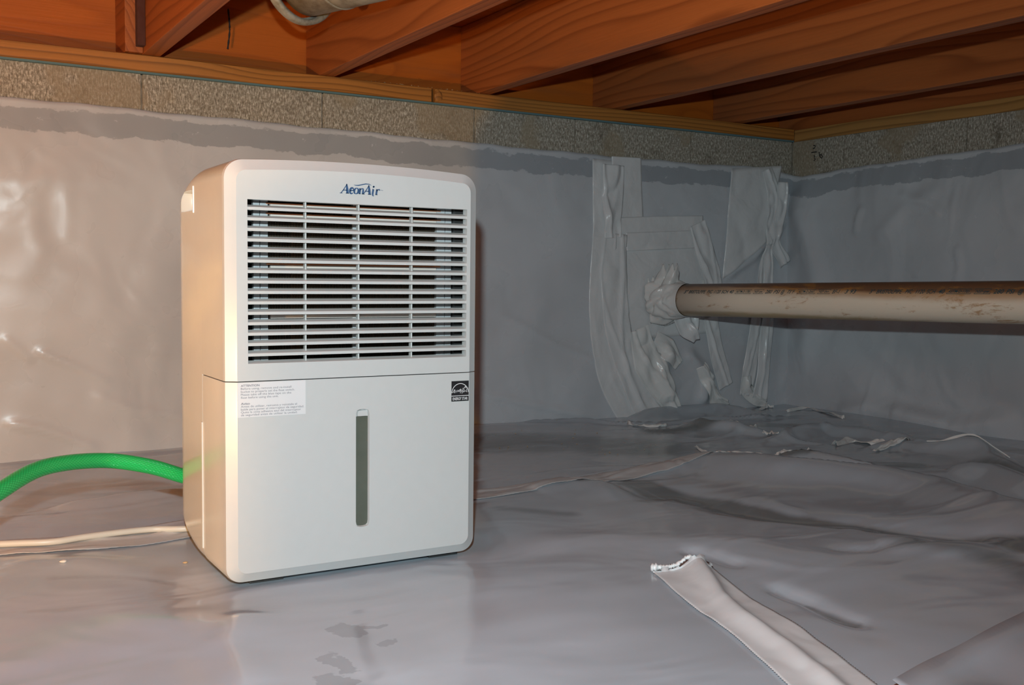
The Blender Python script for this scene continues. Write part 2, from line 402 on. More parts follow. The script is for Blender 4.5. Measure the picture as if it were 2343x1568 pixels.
floor = link('floor', build_floor(), M_floor, loc=(-1, -1, 0), smooth=True); tag(floor, kind='structure')

# ---------------------------------------------------------------- walls: concrete block
ZT = .8128
def masonry(name, spans, plane, core):
    root = empty(name, core[0], kind='structure')
    b = core[1]; box('mortar_core', b, M_mortar, root)
    for (a, c) in spans:
        g = .002
        if plane == 'y': q = (a+g, c-g, .0, .10, ZT-.1955, ZT)
        else: q = (.0, .10, a+g, c-g, ZT-.1955, ZT)
        box('block', q, M_block, root, bev=.0015)
    return root
bx = [-3.96, -3.554, -3.15, -2.7475, -2.341, -1.935, -1.528, -1.122, -.8128, -.4064, 0.0]
wall_back = masonry('wall_back', list(zip(bx[:-1], bx[1:])), 'y', ((-2, .1, 0), (-4.2, .1, .0025, .19, -.05, ZT-.002)))
by = [-3.86, -3.45, -3.05, -2.64, -2.235, -1.83, -1.423, -1.017, -.61, -.2032, 0.0]
wall_right = masonry('wall_right', list(zip(by[:-1], by[1:])), 'x', ((.1, -2, 0), (.0025, .19, -4.2, .19, -.05, ZT-.002)))

# ---------------------------------------------------------------- sill, rim, joists, subfloor
def board(name, b, mat, label, cat, group=None, bev=.002):
    o = box(name, b, mat, None, bev=bev, loc=(b[0], b[2], b[4])); return tag(o, label, cat, group)
gk = box('sill_gasket', (-4.2, .0, -.006, .09, ZT, ZT+.0045), M_gasket, loc=(-2, 0, ZT)); tag(gk, 'thin blue-green foam gasket between block wall and sill board', 'gasket')
SZ = ZT+.0045; JZ = .8525
def sill_board(name, x0, x1, label):
    n = 120; rows = [(-.004, SZ), (-.007, SZ+.002), (-.007, JZ-.002), (-.004, JZ), (.088, JZ), (.088, SZ)]; V = []; Fc = []; nn = Noise(int(abs(x0*10)), 10, 6, 30)
    for i in range(n+1):
        x = x0+(x1-x0)*i/n
        for k, (y, z) in enumerate(rows):
            w = float(nn(x, k*.1))*.0011 if k in (0, 1, 2, 3) else 0; V.append((x, y+w, z))
    m = len(rows)
    for i in range(n):
        for k in range(m): k2 = (k+1) % m; Fc.append((i*m+k, (i+1)*m+k, (i+1)*m+k2, i*m+k2))
    Fc += [tuple(range(m)), tuple(reversed(range(n*m, n*m+m)))]
    o = link(name, mesh(name, V, Fc), M_sill, loc=(x0, 0, SZ)); return tag(o, label, 'board', 'sill boards')
sill_board('sill_plate', -4.2, -1.247, 'long weathered sill board on the back block wall, left of the knotty butt joint')
sill_board('sill_plate', -1.238, -.002, 'sill board on the back block wall running from the butt joint to the corner')
board('sill_plate', (.0, .088, -4.2, -.006, ZT, JZ-.004), M_sillr, 'sill board lying on the right-hand block wall', 'board', 'sill boards')
# knot lump beside the butt joint
bm = bmesh.new(); bmesh.ops.create_icosphere(bm, subdivisions=3, radius=1)
for v in bm.verts:
    c = v.co; f = 1+.15*math.sin(5*c.x+3*c.z); v.co = Vector((-1.228+c.x*.011*f, -.007+c.y*.004, SZ+.017+c.z*.014*f))
kn = link('knot', bmmesh('knot', bm), M_sill, bpy.data.objects['sill_plate.001'], smooth=True)
board('rim_board', (-4.2, .13, .090, .128, JZ, 1.036), M_rim, 'orange rim board standing upright behind the joist ends along the back wall', 'board')
board('rim_board', (.028, .066, -4.2, .088, JZ, 1.036), M_joist, 'dark rim board standing upright on the right-hand sill', 'board')
JX = [-2.78, -2.36, -1.935, -1.537, -1.116, -.6945, -.2475]
JL = ['floor joist beyond the left edge of the picture, farther one', 'floor joist beyond the left edge of the picture, nearer one',
      'floor joist ending at the upper left, with a dark split board at its end', 'orange floor joist just behind the duct, above the dehumidifier',
      'large brightly lit orange floor joist with swirling grain in the middle of the ceiling', 'dim brown floor joist, next to the right of the bright orange one',
      'dark floor joist nearest the right-hand wall']
for x, l in list(zip(JX, JL))[2:]:
    board('floor_joist', (x, x+.038, -3.9, .089, JZ+.0005, 1.036), M_joist, l, 'joist', 'floor joists')
sb = bpy.data.objects['floor_joist']
box('scab_board', (-1.972, -1.9355, -.02, .088, JZ+.001, 1.03), M_joist, sb, bev=.002)
M_redwood = simple('dark_red_wood', (.07, .014, .006), 1.)
box('split', (-1.9515, -1.9352, -.045, -.0205, JZ+.012, 1.03), M_redwood, sb, bev=.002)
sub = box('ceiling', (-4.2, .19, -4.2, .19, 1.037, 1.056), M_rim, loc=(-2, -2, 1.037)); tag(sub, kind='structure')

cb = empty('light_blocker', (-2.67, -1.75, -.01), 'low brown light blocker added unseen just beyond the left edge of the picture', 'box')  # unseen box added to block part of the work lamp's light
M_blocker = simple('blocker_brown', (.36, .24, .13), .85)
box('blocker_body', (-2.79, -2.55, -2.02, -1.5705, -.012, .243), M_blocker, cb, bev=.002)
for q in ((-2.791, -2.6715, -2.021, -1.5695, .2435, .248), (-2.6685, -2.549, -2.021, -1.5695, .2435, .248)): box('flap', q, M_blocker, cb)  # lid halves of the added light blocker
# ---------------------------------------------------------------- wall films
def stroke_eval(x, z, strokes):
    h = 0
    for pl, a, w0, w1 in strokes:
        d, s_, t = dist_poly(x, z, pl); w = np.where(s_ < 0, w0, w1); h = h + a*np.exp(-(d/w)**2)*np.clip(np.minimum(t, 1-t)*8, 0, 1)
    return h
def wb(pl): return [(P(px, py, 1, 0)[0], P(px, py, 1, 0)[2]) for px, py in pl]
def wr(pl): return [(P(px, py, 0, 0)[1], P(px, py, 0, 0)[2]) for px, py in pl]
WS = [(wb([(0,968),(90,982),(160,1005),(232,1034)]), .006, .006, .012), (wb([(70,800),(170,840),(260,882)]), .004, .005, .008),
      (wb([(0,770),(40,800),(75,830)]), .003, .006, .008), (wb([(1098,902),(1210,926),(1300,945),(1380,962)]), .006, .006, .010),
      (wb([(1120,712),(1190,745),(1270,790),(1390,838)]), .004, .006, .008), (wb([(70,460),(80,540),(110,590)]), .002, .02, .02),
      (wb([(150,430),(152,500),(155,560)]), .0014, .014, .014), (wb([(190,395),(230,420),(290,430)]), .0014, .014, .014),
      (wb([(1520,920),(1500,850),(1530,790)]), .018, .03, .02), (wb([(1650,640),(1720,590),(1800,500)]), .010, .012, .018),
      (wb([(1790,900),(1810,700),(1822,500)]), .014, .03, .02), (wb([(1560,800),(1610,860),(1600,930)]), .018, .02, .02),
      (wb([(240,790),(320,800),(430,810)]), .003, .006, .008), (wb([(440,960),(300,935),(200,900)]), .004, .01, .01)]
WRS = [(wr([(1830,430),(1880,640),(1840,860)]), .018, .03, .05), (wr([(2000,560),(2080,470),(2160,430)]), .005, .02, .02),
       (wr([(2160,500),(2140,470),(2060,440)]), .005, .012, .012), (wr([(1900,960),(2000,930),(2110,965),(2200,980),(2343,960)]), .022, .03, .04),
       (wr([(2050,930),(2130,950),(2180,965)]), .010, .012, .02), (wr([(1960,740),(2040,830),(2100,900)]), .006, .03, .03),
       (wr([(2190,560),(2200,610),(2190,650)]), .005, .012, .012), (wr([(1980,470),(1970,505),(1965,540)]), .006, .01, .01)]
NW = Noise(9, 26, 3, 26); NW2 = Noise(10, 26, 3, 26); NW3 = Noise(12, 20, 26, 90)
TOPB = [(-4.3, .745), (-2.21, .739), (-1.10, .7262), (-.70, .7225), (-.40, .722), (-.1, .728), (.0, .712)]
TOPR = [(-4.3, .745), (-.77, .729), (-.3, .717), (-.05, .705), (0, .712)]
NC1, NC2, NC3, NC4 = Noise(41, 16, 5, 22, (1, 1)), Noise(42, 14, 4, 14), Noise(43, 16, 6, 24, (1.6, 1)), Noise(44, 14, 4, 14)
def crease(a, b, n1, n2, w, lo): return np.exp(-(n1(a, b)/w)**2)*np.clip(n2(a, b)*.6-lo, 0, 1)
def wall_d(x, z):     # outward offset of the back film
    x = np.asarray(x, float); z = np.asarray(z, float)
    e = np.clip((.72-z)/.15, 0, 1)
    return .003 + e*(.006+np.clip(NW(x, z), -1.6, 3)*.0035) + NW3(x, z)*.0004*e + crease(x, z, NC1, NC2, .11, .25)*e*(.0016+.004*np.clip((x+1.)/.7, 0, 1)) + np.maximum(stroke_eval(x, z, WS), -.002)
wall_c = Cache(wall_d, -2.6, .05, -.02, .76, .0065)
def wallr_d(y, z):
    y = np.asarray(y, float); z = np.asarray(z, float); e = np.clip((.71-z)/.15, 0, 1)
    return .003 + e*(.009+np.clip(NW2(y, z), -1.6, 3)*.005) + NW3(y, z)*.0004*e + crease(y, z, NC3, NC4, .10, .1)*e*.005 + np.maximum(stroke_eval(y, z, WRS), -.002)
def wall_film(name, a0, a1, top, fn, plane, label):
    us = np.concatenate([np.arange(a0, -2.5, .06), np.arange(-2.5, a1-.001, .0075), [a1]]); nv = 100
    tz = np.interp(us, [t[0] for t in top], [t[1] for t in top]) + .0012*np.sin(us*21)+.0008*np.sin(us*57)
    U = np.repeat(us[:, None], nv, 1); T = np.linspace(0, 1, nv)[None]; Z = -.02 + (tz[:, None]+.02)*T
    Dd = fn(U, Z); V = np.stack([U, -Dd, Z], -1) if plane == 'y' else np.stack([-Dd, U, Z], -1)
    I = np.arange(U.size).reshape(U.shape); Q = np.stack([I[:-1, :-1], I[1:, :-1], I[1:, 1:], I[:-1, 1:]], -1).reshape(-1, 4)
    if plane == 'x': Q = Q[:, ::-1]
    me = npmesh(name, V.reshape(-1, 3), Q)
    at = me.attributes.new('rel', 'FLOAT', 'POINT'); at.data.foreach_set('value', (Z-tz[:, None]).ravel().astype(np.float32))
    o = link(name, me, M_wall, loc=(-1, 0, 0) if plane == 'y' else (0, -1, 0), smooth=True); solidify(o, .0006, 1)
    return tag(o, label, 'plastic sheet', 'wall plastic sheets')
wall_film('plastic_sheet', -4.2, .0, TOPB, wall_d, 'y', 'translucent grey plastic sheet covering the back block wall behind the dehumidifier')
wall_film('plastic_sheet', -4.2, .0, TOPR, wallr_d, 'x', 'blue-grey plastic sheet covering the right-hand block wall behind the pipe')

# patches of film
def patch(name, quad, label, mat, off=.003, cat='plastic sheet', amp=.0, n=26):
    """quad: four wall pixels (tl, tr, br, bl)"""
    q = [np.array(wb([p])[0]) for p in quad]; V = []
    nn = Noise(int(quad[0][0]), 14, 20, 80)
    for i in range(n+1):
        for j in range(n+1):
            u, v = i/n, j/n; p = (q[0]*(1-u)+q[1]*u)*(1-v)+(q[3]*(1-u)+q[2]*u)*v
            d = (wall_c(p[0], p[1]))+off+abs(float(nn(*p)))*amp; V.append((p[0], -d, p[1]))
    Fc = [(i*(n+1)+j, (i+1)*(n+1)+j, (i+1)*(n+1)+j+1, i*(n+1)+j+1) for i in range(n) for j in range(n)]
    o = link(name, mesh(name, V, Fc), mat, loc=V[0], smooth=True); solidify(o, .0005); return tag(o, label, cat)
patch('plastic_patch', [(1668,386),(1786,380),(1745,555),(1648,640)], 'loose translucent film patch taped across the wall corner above the pipe', M_tape, .004, amp=.003)
patch('plastic_patch', [(1420,505),(1600,502),(1640,760),(1425,780)], 'square translucent film patch around the pipe entry', M_tape, .0015)

# ---------------------------------------------------------------- tape strips
def ribbon(name, pts, width, surf, mat, label, cat='tape', off=.004, amp=.002, seed=1, nu=70, nv=14, zig=0., group=None, th=.0005, creases=()):
    """pts: 2-D centre line on the surface; surf(a,b,o)->3-D"""
    sp = [np.array(v[:2]) for v in spline([(p[0], p[1], 0) for p in pts], 10)]
    seg = np.cumsum([0]+[np.linalg.norm(b-a) for a, b in zip(sp[:-1], sp[1:])]); L = seg[-1]
    nn = Noise(seed, 16, 14, 90, (1.4, .7)); ws = width if isinstance(width, (list, tuple)) else (width, width); V = []
    for i in range(nu+1):
        s_ = L*i/nu; k = min(int(np.searchsorted(seg, s_, 'right'))-1, len(sp)-2); k = max(k, 0); f = (s_-seg[k])/(seg[k+1]-seg[k]+1e-9)
        c = sp[k]*(1-f)+sp[k+1]*f; t = sp[min(k+2, len(sp)-1)]-sp[max(k-1, 0)]; t /= np.linalg.norm(t)+1e-9; nrm = np.array([-t[1], t[0]])
        w = np.interp(i/nu, np.linspace(0, 1, len(ws)), ws)
        for j in range(nv+1):
            v = j/nv-.5; z_ = (zig if (i % 2) else -zig)*(1 if j in (0, nv) else 0)*(1 if v > 0 else -1)
            q = c+nrm*(v*w+z_); o = off+abs(float(nn(s_*1.1, v*w*4.5)))*amp*(.6+.4*math.sin(s_*23+v*5))
            for (a, h, cw) in creases: o += h*math.exp(-((v-a-.25*math.sin(s_*9+a*7))/cw)**2)
            V.append(surf(q[0], q[1], o))
    m = nv+1; Fc = [(i*m+j, i*m+j+1, (i+1)*m+j+1, (i+1)*m+j) for i in range(nu) for j in range(nv)]
    o = link(name, mesh(name, V, Fc), mat, loc=V[(nu//2)*m+nv//2], smooth=True); solidify(o, th, 0)
    return tag(o, label, cat, group)
sw = lambda a, b, o: (a, -((wall_c(a, b))+o), b)
sf = lambda a, b, o: (a, b, (floor_c(a, b))+o)
PXM = .00122
def wt(pl, wpx, label, mat=M_tape, off=.003, amp=.002, seed=1, cr=(), nu=60):
    w = [x*PXM for x in wpx] if isinstance(wpx, (list, tuple)) else wpx*PXM
    return ribbon('tape_strip', wb(pl), w, sw, mat, label, off=off, amp=amp, seed=seed, creases=cr, nu=nu, nv=16, group='tape strips on the back wall')
wt([(1380,366),(1376,540),(1370,700),(1390,840),(1425,915),(1462,962)], [66,64,70,80,90], 'long curved tape strip, outermost on the left of the taped area, wall top to floor', seed=21, off=.002)
wt([(1397,378),(1395,440),(1392,500),(1394,545)], [62,60,56,44], 'short upright crumpled tape strip over the top of the long curved strip', M_tape, .005, .006, 22, ((-.2, .006, .07),))
wt([(1402,535),(1396,640),(1404,740),(1432,840),(1480,940),(1510,968)], [60,76,74,70,80,90], 'long curved tape strip lying just inside the outermost one', M_tape, .005, .003, 23, ((.1, .006, .06),(-.3, .004, .05)))
wt([(1431,360),(1431,430),(1433,498)], 84, 'smooth upright tape strip at the film top, right of the crumpled strips', M_tape, .0025, .0005, 24)
wt([(1408,520),(1500,516),(1604,514)], 42, 'upper horizontal tape strip above the pipe entry', M_tape, .004, .0008, 25)
wt([(1425,554),(1500,551),(1602,547)], 42, 'lower horizontal tape strip above the pipe entry', M_tape, .0055, .0012, 26)
wt([(1588,512),(1608,580),(1625,640),(1632,700)], [50,58,56,44], 'slanting wrinkled tape strip at upper right of the pipe entry', M_tape, .007, .004, 27, ((-.2, .007, .05),(.25, .004, .06)))
wt([(1620,724),(1632,800),(1645,850),(1655,884)], [44,44,50,48], 'upright tape strip hanging directly below the pipe', M_tape, .006, .003, 28, ((-.1, .005, .06),))
wt([(1452,752),(1475,830),(1512,900),(1545,968)], [50,84,64,30], 'heavily crumpled tape strip falling from beside the boot to the floor', M_tape2, .006, .006, 29, ((-.1, .010, .05),(.25, .008, .035),(-.35, .006, .04)), 110)
wt([(1488,780),(1520,800),(1545,835)], [50,60,30], 'small puckered tape piece below left of the pipe end', M_tape2, .006, .003, 30, ((0, .003, .05),(.3, .003, .03)))
wt([(1588,835),(1612,880),(1630,915),(1655,930)], [28,36,40,36], 'bunched tape strip at the wall foot below the pipe', M_tape2, .008, .006, 31, ((0, .008, .05),(.3, .007, .03)))
wt([(1748,388),(1762,450),(1756,520),(1752,560)], [34,44,40,26], 'upright tape strip in the top of the wall corner', M_tape, .010, .004, 32, ((0, .006, .08),))
wt([(1778,418),(1775,480),(1760,545),(1785,605)], [26,34,36,36], 'twisted tape strip with a loose pointed flap beside the corner', M_tape, .014, .006, 33, ((.2, .008, .08),))
wt([(1756,532),(1744,620),(1728,740),(1708,850),(1700,905)], [22,46,52,46,40], 'long tape strip running down near the corner, crossing behind the pipe', M_tape, .007, .003, 34, ((-.2, .004, .05),))
wt([(1748,560),(1748,700),(1738,840),(1728,912)], [24,38,40,50], 'rightmost long tape strip down to the floor near the corner', M_tape, .012, .003, 35, ((.2, .006, .06),))
wt([(1700,860),(1702,890),(1725,912),(1745,920)], [30,40,40,20], 'pleated tape end gathered on the floor near the corner', M_tape2, .008, .006, 36, ((0, .007, .05),(-.3, .006, .03)))
wt([(1600,640),(1598,690)], [14,10], 'narrow torn tape sliver behind the top of the pipe', M_tape2, .012, .004, 37)

def ft(pl, w, label, mat, off, amp, seed, cr=(), nu=90, zig=0., nv=18):
    return ribbon('floor_tape', fl(pl), w, sf, mat, label, off=off, amp=amp, seed=seed, creases=cr, nu=nu, nv=nv, zig=zig, group='tape strips on the floor')
ft([(-160,1275),(0,1258),(220,1240),(460,1200),(760,1165),(1100,1128),(1330,1098),(1500,1072),(1640,1050)], .078, 'long pinkish tape seam crossing the floor behind the dehumidifier', M_seam, .0014, .0012, 41, ((.12, .0022, .05),), 300, .0007)
# foreground strip with its ragged torn end
fg = ft([(1562,1310),(1640,1370),(1760,1452),(1900,1568),(2060,1700)], .083, 'wide white tape strip with a ragged torn end in the foreground', M_smooth, .0025, .0008, 42, (), 220, .0007, 24)
me = fg.data; o0 = fg.location
m_ = 25
cl = fl([(1592,1296),(1650,1375),(1700,1420),(1800,1490),(1900,1568),(1990,1640)])
for k, v in enumerate(me.vertices):
    x, y = v.co.x+o0.x, v.co.y+o0.y; d, s_, t = dist_poly(np.array(x), np.array(y), cl)
    v.co.z += (.016*(1-.65*float(t)))*math.exp(-(float(d)/(.010 if s_ > 0 else .022-.012*float(t)))**2)
    i, j = divmod(k, m_)
    if i == 0: v.co.x += random.uniform(-.004, .003); v.co.y += random.uniform(-.004, .004); v.co.z += random.uniform(.001, .006)
# torn white bead along the ragged end
V = []; Fc = []; a = F(1492, 1310); b = F(1630, 1306)
for i in range(60):
    t = i/59; p = a*(1-t)+b*t; z = (floor_c(p[0], p[1]))+.006+.012*math.exp(-((t-.62)/.16)**2)
    r = (.0020+.0020*random.random())*(1.6 if t < .1 else 1)
    for k in range(8):
        th = k*math.pi/4; V.append((p[0]+random.uniform(-.001, .001)+math.cos(th)*r*.7, p[1]+.002+math.cos(th)*r+random.uniform(-.0012, .0012), z+math.sin(th)*r))
for i in range(59):
    for k in range(8): k2 = (k+1) % 8; Fc.append((i*8+k, i*8+k2, (i+1)*8+k2, (i+1)*8+k))
link('ragged_edge', mesh('ragged_edge', V, Fc), M_white, fg, smooth=True)

# overlapping floor film in the lower right corner
ea = fl([(2040,1600),(2200,1515),(2343,1438),(2600,1300)])
def overlap():
    V = []; nu, nv = 70, 40; A = np.array(ea[0]); B = np.array(ea[-1]); d = (B-A); L = np.linalg.norm(d); d /= L; nr = np.array([d[1], -d[0]])
    if nr[1] > 0: nr = -nr
    for i in range(nu+1):
        for j in range(nv+1):
            p = A+d*L*i/nu+nr*(j/nv)*.8; t = j/nv*.8
            z = (floor_c(*p))+.005+.012*math.exp(-(t/.018)**2)+.006*math.sin(i*.35+t*10)*math.exp(-((t-.12)/.08)**2)
            V.append((p[0], p[1], z))
    m = nv+1; Fc = [(i*m+j, i*m+j+1, (i+1)*m+j+1, (i+1)*m+j) for i in range(nu) for j in range(nv)]
    o = link('plastic_sheet', mesh('plastic_sheet', V, Fc), M_floor, loc=V[0], smooth=True); solidify(o, .0008)
    tag(o, 'overlapping edge of a second grey plastic sheet in the near right floor corner', 'plastic sheet')
overlap()

# curled tape scraps and creased film bits near the far corner
SC = [([(1436,971),(1480,977),(1527,976)], .016, .016, 'bright white curled tape scrap at the foot of the crumpled strip'),
      ([(1592,1022),(1620,1036),(1660,1043),(1700,1046)], .012, .010, 'thin white tape curl lying left of the middle fold'),
      ([(1640,1032),(1720,1042),(1800,1043)], .014, .014, 'long narrow folded tape curl leading into the crumpled knot'),
      ([(1780,1040),(1815,1048),(1850,1040)], .045, .030, 'crumpled pinkish tape knot on the middle floor fold'),
      ([(1800,942),(1850,936),(1890,950),(1930,966)], .014, .014, 'shiny arched tape curl near the far corner'),
      ([(1910,1018),(1950,1008),(2000,1016),(2025,1022)], .040, .024, 'ragged torn tape bit on the right-hand floor fold'),
      ([(2000,1038),(2040,1030),(2080,1026)], .020, .014, 'white tape fold just below the ragged torn bit'),
      ([(2120,1040),(2200,1052),(2310,1066)], .007, .005, 'long pale crease of tape reaching towards the right wall'),
      ([(1745,1000),(1765,1003),(1780,1008)], .014, .012, 'small pinkish tape chip behind the middle floor fold'),
      ([(1740,935),(1755,930),(1770,931)], .022, .016, 'small bright tape tab at the wall foot near the corner'),
      ([(1712,986),(1722,990),(1728,993)], .012, .012, 'tiny upright white tape flake between the folds'),
      ([(1700,912),(1730,908),(1780,914)], .012, .014, 'flat white tape sliver against the wall foot below the pipe'),
      ([(1600,972),(1650,970),(1690,985)], .016, .014, 'pale tape wrinkle lying behind the small upright flake')]
for k, (pl, w, hgt, lab) in enumerate(SC):
    sp = spline([(*f_, 0) for f_ in fl(pl)], 8); n = len(sp); V = []; nv = 10; nn = Noise(60+k, 14, 60, 260)
    for i, p in enumerate(sp):
        t = (sp[min(i+1, n-1)]-sp[max(i-1, 0)]).normalized(); nr = Vector((-t.y, t.x, 0)); u = i/(n-1)
        ww = w*(.35+.65*math.sin(math.pi*min(max(u, .08), .92)))
        for j in range(nv+1):
            v = j/nv-.5; q = p+nr*v*ww*.8
            z = (floor_c(q.x, q.y))+.002+.6*hgt*math.cos(v*2.9)*(.45+.35*math.sin(3+u*7+k))+float(nn(u*.2, v*.1))*hgt*.18
            V.append((q.x, q.y, max(z, (floor_c(q.x, q.y))+.0015)))
    m = nv+1; Fc = [(i*m+j, i*m+j+1, (i+1)*m+j+1, (i+1)*m+j) for i in range(n-1) for j in range(nv)]
    o = link('tape_scrap', mesh('tape_scrap', V, Fc), M_scrap, loc=V[0], smooth=(k % 2 == 0)); solidify(o, .0005)
    tag(o, lab, 'tape scrap', 'tape scraps on the floor')

# sawdust specks
def specks(name, pxbox, n, label, sz=(.0008, .0022), on='floor'):
    bm = bmesh.new()
    for _ in range(n):
        if on == 'floor':
            p = F(random.uniform(pxbox[0], pxbox[2]), random.uniform(pxbox[1], pxbox[3])); x, y = p[0], p[1]; z = (floor_c(x, y))+.001
        else: x = random.uniform(pxbox[0], pxbox[2]); y = random.uniform(pxbox[1], pxbox[3]); z = JZ+.001
        s_ = random.uniform(*sz); r = bmesh.ops.create_icosphere(bm, subdivisions=1, radius=s_)
        for v in r['verts']: v.co = Vector((v.co.x*random.uniform(.8, 1.6), v.co.y, v.co.z*.7))+Vector((x, y, z))
    me = bmmesh(name, bm); o = link(name, me, M_chip, loc=me.vertices[0].co.copy()); return tag(o, label, 'sawdust', kind='stuff')
specks('sawdust', (1110, 965, 1520, 1040), 30, 'tan sawdust specks scattered on the floor film right of the dehumidifier', (.0007, .0016))
specks('sawdust', (-1.42, -.006, -1.10, .02), 70, 'pale sawdust on top of the back sill board beside its joint', (.0008, .002), 'sill')
def pebble(px, py, r, mat, label):
    p = F(px, py); bm = bmesh.new(); bmesh.ops.create_icosphere(bm, subdivisions=2, radius=r)
    for v in bm.verts: v.co = Vector((v.co.x*1.5, v.co.y, v.co.z*.6))*(1+.15*math.sin(v.co.x*900)); v.co += Vector((p[0], p[1], (floor_c(p[0], p[1]))+r*.5))
    me = bmmesh('pebble', bm); tag(link('pebble', me, mat, loc=(p[0], p[1], 0), smooth=True), label, 'pebble')
pebble(144, 1297, .0032, M_foam, 'small pale crumb on the floor film at lower left')
pebble(423, 1276, .0025, M_chip, 'tiny brown crumb on the floor film beside the dehumidifier')

# ---------------------------------------------------------------- PVC pipe with its printing
PA = D(1570, 686.5, 2.887); PB = D(2343, 692.5, 2.108)
pd = (PB-PA)/np.linalg.norm(PB-PA); PR = .04445
Aend = PA - pd*.03; Bend = PA + pd*3.0
pipe = empty('drain_pipe', tuple(PA), 'rust-stained white plastic drain pipe running from the taped wall to the right', 'pipe')
V, Fc = tube_vf([Aend+(Bend-Aend)*t for t in np.linspace(0, 1, 12)], PR, 64)
link('pipe_body', mesh('pipe_body', V, Fc), M_pvc, pipe, smooth=True)
ux = np.array([0, 0, 1.]) - pd*pd[2]; ux /= np.linalg.norm(ux); side = np.cross(pd, ux); side = side if side@(CP-PA) > 0 else -side
def s_at(px):
    lo, hi = -.3, 2.5
    for _ in range(50):
        m = (lo+hi)/2; q = PA+pd*m+side*PR*.8-CP; x = W/2+FPX*(q@RT)/(q@FW)
        if x < px: lo = m
        else: hi = m
    return (lo+hi)/2
def text_mesh(s, shear=0., bold=0.):
    cu = bpy.data.curves.new('t', 'FONT'); cu.body = s; cu.shear = shear; cu.offset = bold; cu.resolution_u = 3
    ob = bpy.data.objects.new('t', cu); COL.objects.link(ob); dg = bpy.context.evaluated_depsgraph_get(); dg.update()
    me = bpy.data.meshes.new_from_object(ob.evaluated_get(dg)); V = [v.co.copy() for v in me.vertices]; Fc = [tuple(p.vertices) for p in me.polygons]
    bpy.data.objects.remove(ob); bpy.data.meshes.remove(me); return V, Fc
def bar(x0, x1, y0, y1, n=8):
    V = []; Fc = []
    for i in range(n+1):
        x = x0+(x1-x0)*i/n; V += [Vector((x, y0, 0)), Vector((x, y1, 0))]
    for i in range(n): Fc.append((2*i, 2*i+2, 2*i+3, 2*i+1))
    return V, Fc
pv, pf = [], []
def flush_print():
    global pv, pf
    link('printing', mesh('printing', pv, pf), M_teal, pipe); pv, pf = [], []
def on_pipe(Vs, Fs, s0, ang0):   # x along the pipe (m), y around it (m)
    b = len(pv)
    for v in Vs:
        th = ang0 + v.y/PR; q = PA+pd*(s0+v.x)+(side*math.cos(th)+ux*math.sin(th))*(PR+.0003); pv.append(q)
    for f in Fs: pf.append(tuple(b+i for i in f))
LINE = [('3"',1567,1576,0),('BRISTOLPIPE',1578,1616,0),('PVC',1620,1632,0),('1120',1636,1650,0),('SCH',1653,1668,0),('40',1671,1680,0),('ASTM-D-1785',1684,1720,1),('NSF-pw',1726,1748,1),
        ('280',1753,1768,0),('PSI',1772,1786,0),('@',1789,1796,0),('73°F',1803,1820,0),('ASTM-D-2665',1826,1867,1),('NSF-dwv',1873,1901,1),('BF-1',1906,1923,0),('3 93',1935,1960,0),
        ('3"',1991,2003,0),('BRISTOLPIPE',2007,2066,0),('PVC',2073,2089,0),('1120',2097,2117,0),('SCH',2122,2142,0),('40',2149,2163,0),('ASTM-D-1785',2168,2223,1),('NSF-pw',2231,2268,1),
        ('280',2275,2298,0),('PSI',2304,2323,0),('@',2331,2342,0),('73°F',2350,2375,0)]
for txt, a, b, boxed in LINE:
    if pv: flush_print()
    sa, sb_ = s_at(a), s_at(b); Vt, Ft = text_mesh(txt, .25, .012); xs = [v.x for v in Vt]; x0, x1 = min(xs), max(xs); Lx = sb_-sa; m = .0025 if boxed else 0
    sc = (Lx-2*m)/(x1-x0); sy_ = .0105/.72*(.72 if boxed else 1); yo = .0018 if boxed else 0
    on_pipe([Vector(((v.x-x0)*sc+m, v.y*sy_+yo, 0)) for v in Vt], Ft, sa, .42)
    if boxed:
        for q in ((0, Lx, -.0012, -.0002), (0, Lx, .0108, .0118), (0, .001, -.001, .0115), (Lx-.001, Lx, -.001, .0115)): on_pipe(*bar(*q, n=1), sa, .42)
flush_print()

# boot of crumpled tape where the pipe meets the wall film
boot = empty('tape_boot', tuple(Aend), 'crumpled white tape boot wrapped round the pipe where it enters the wall', 'tape')
NBt = Noise(77, 20, 3, 14); s_wall = (PA[1]+.012)/pd[1]
def bootpt(i, j, nu=40, nv=72):
    t = i/(nu-1); th = 2*math.pi*j/nv; s0 = -s_wall*(1-t)+.004*t; c = PA+pd*s0
    grow = (1-t)**1.3; n_ = float(NBt(math.cos(th)*1.2+t*1.5, math.sin(th)*1.2-t))
    pl = abs(math.sin(3.5*th+6*t+n_))
    r = PR+.0018+grow*(.010+.010*abs(n_))+(.006*pl)*min(1, grow*3)*(1 if t < .8 else 0)
    return c+(side*math.cos(th)+ux*math.sin(th))*r
V, Fc = grid(40, 72, bootpt, True); bt = link('wrap', mesh('wrap', V, Fc), M_crumple, boot, smooth=True); solidify(bt, .0006)
def flap(a_px, tip_px, wid, dep, seed, nm='flap'):
    nn = Noise(seed, 12, 30, 160); A = D(*a_px, dep); T = D(*tip_px, dep-.01); V = []; nu, nv = 20, 12
    for i in range(nu+1):
        for j in range(nv+1):
            u = i/nu; v = j/nv-.5; c = A*(1-u)+T*u; w = wid*(1-.55*u**1.6)
            q = c+RT*v*w-FW*(.012*math.cos(v*5)*(1-u*.5)+float(nn(u*.15, v*.1))*.003)
            q = q + UP*u**3*.010*math.sin(v*11+seed*2)
            V.append(q)
    m = nv+1; Fc = [(i*m+j, i*m+j+1, (i+1)*m+j+1, (i+1)*m+j) for i in range(nu) for j in range(nv)]
    o = link(nm, mesh(nm, V, Fc), M_crumple, boot, smooth=True); solidify(o, .0006); return o
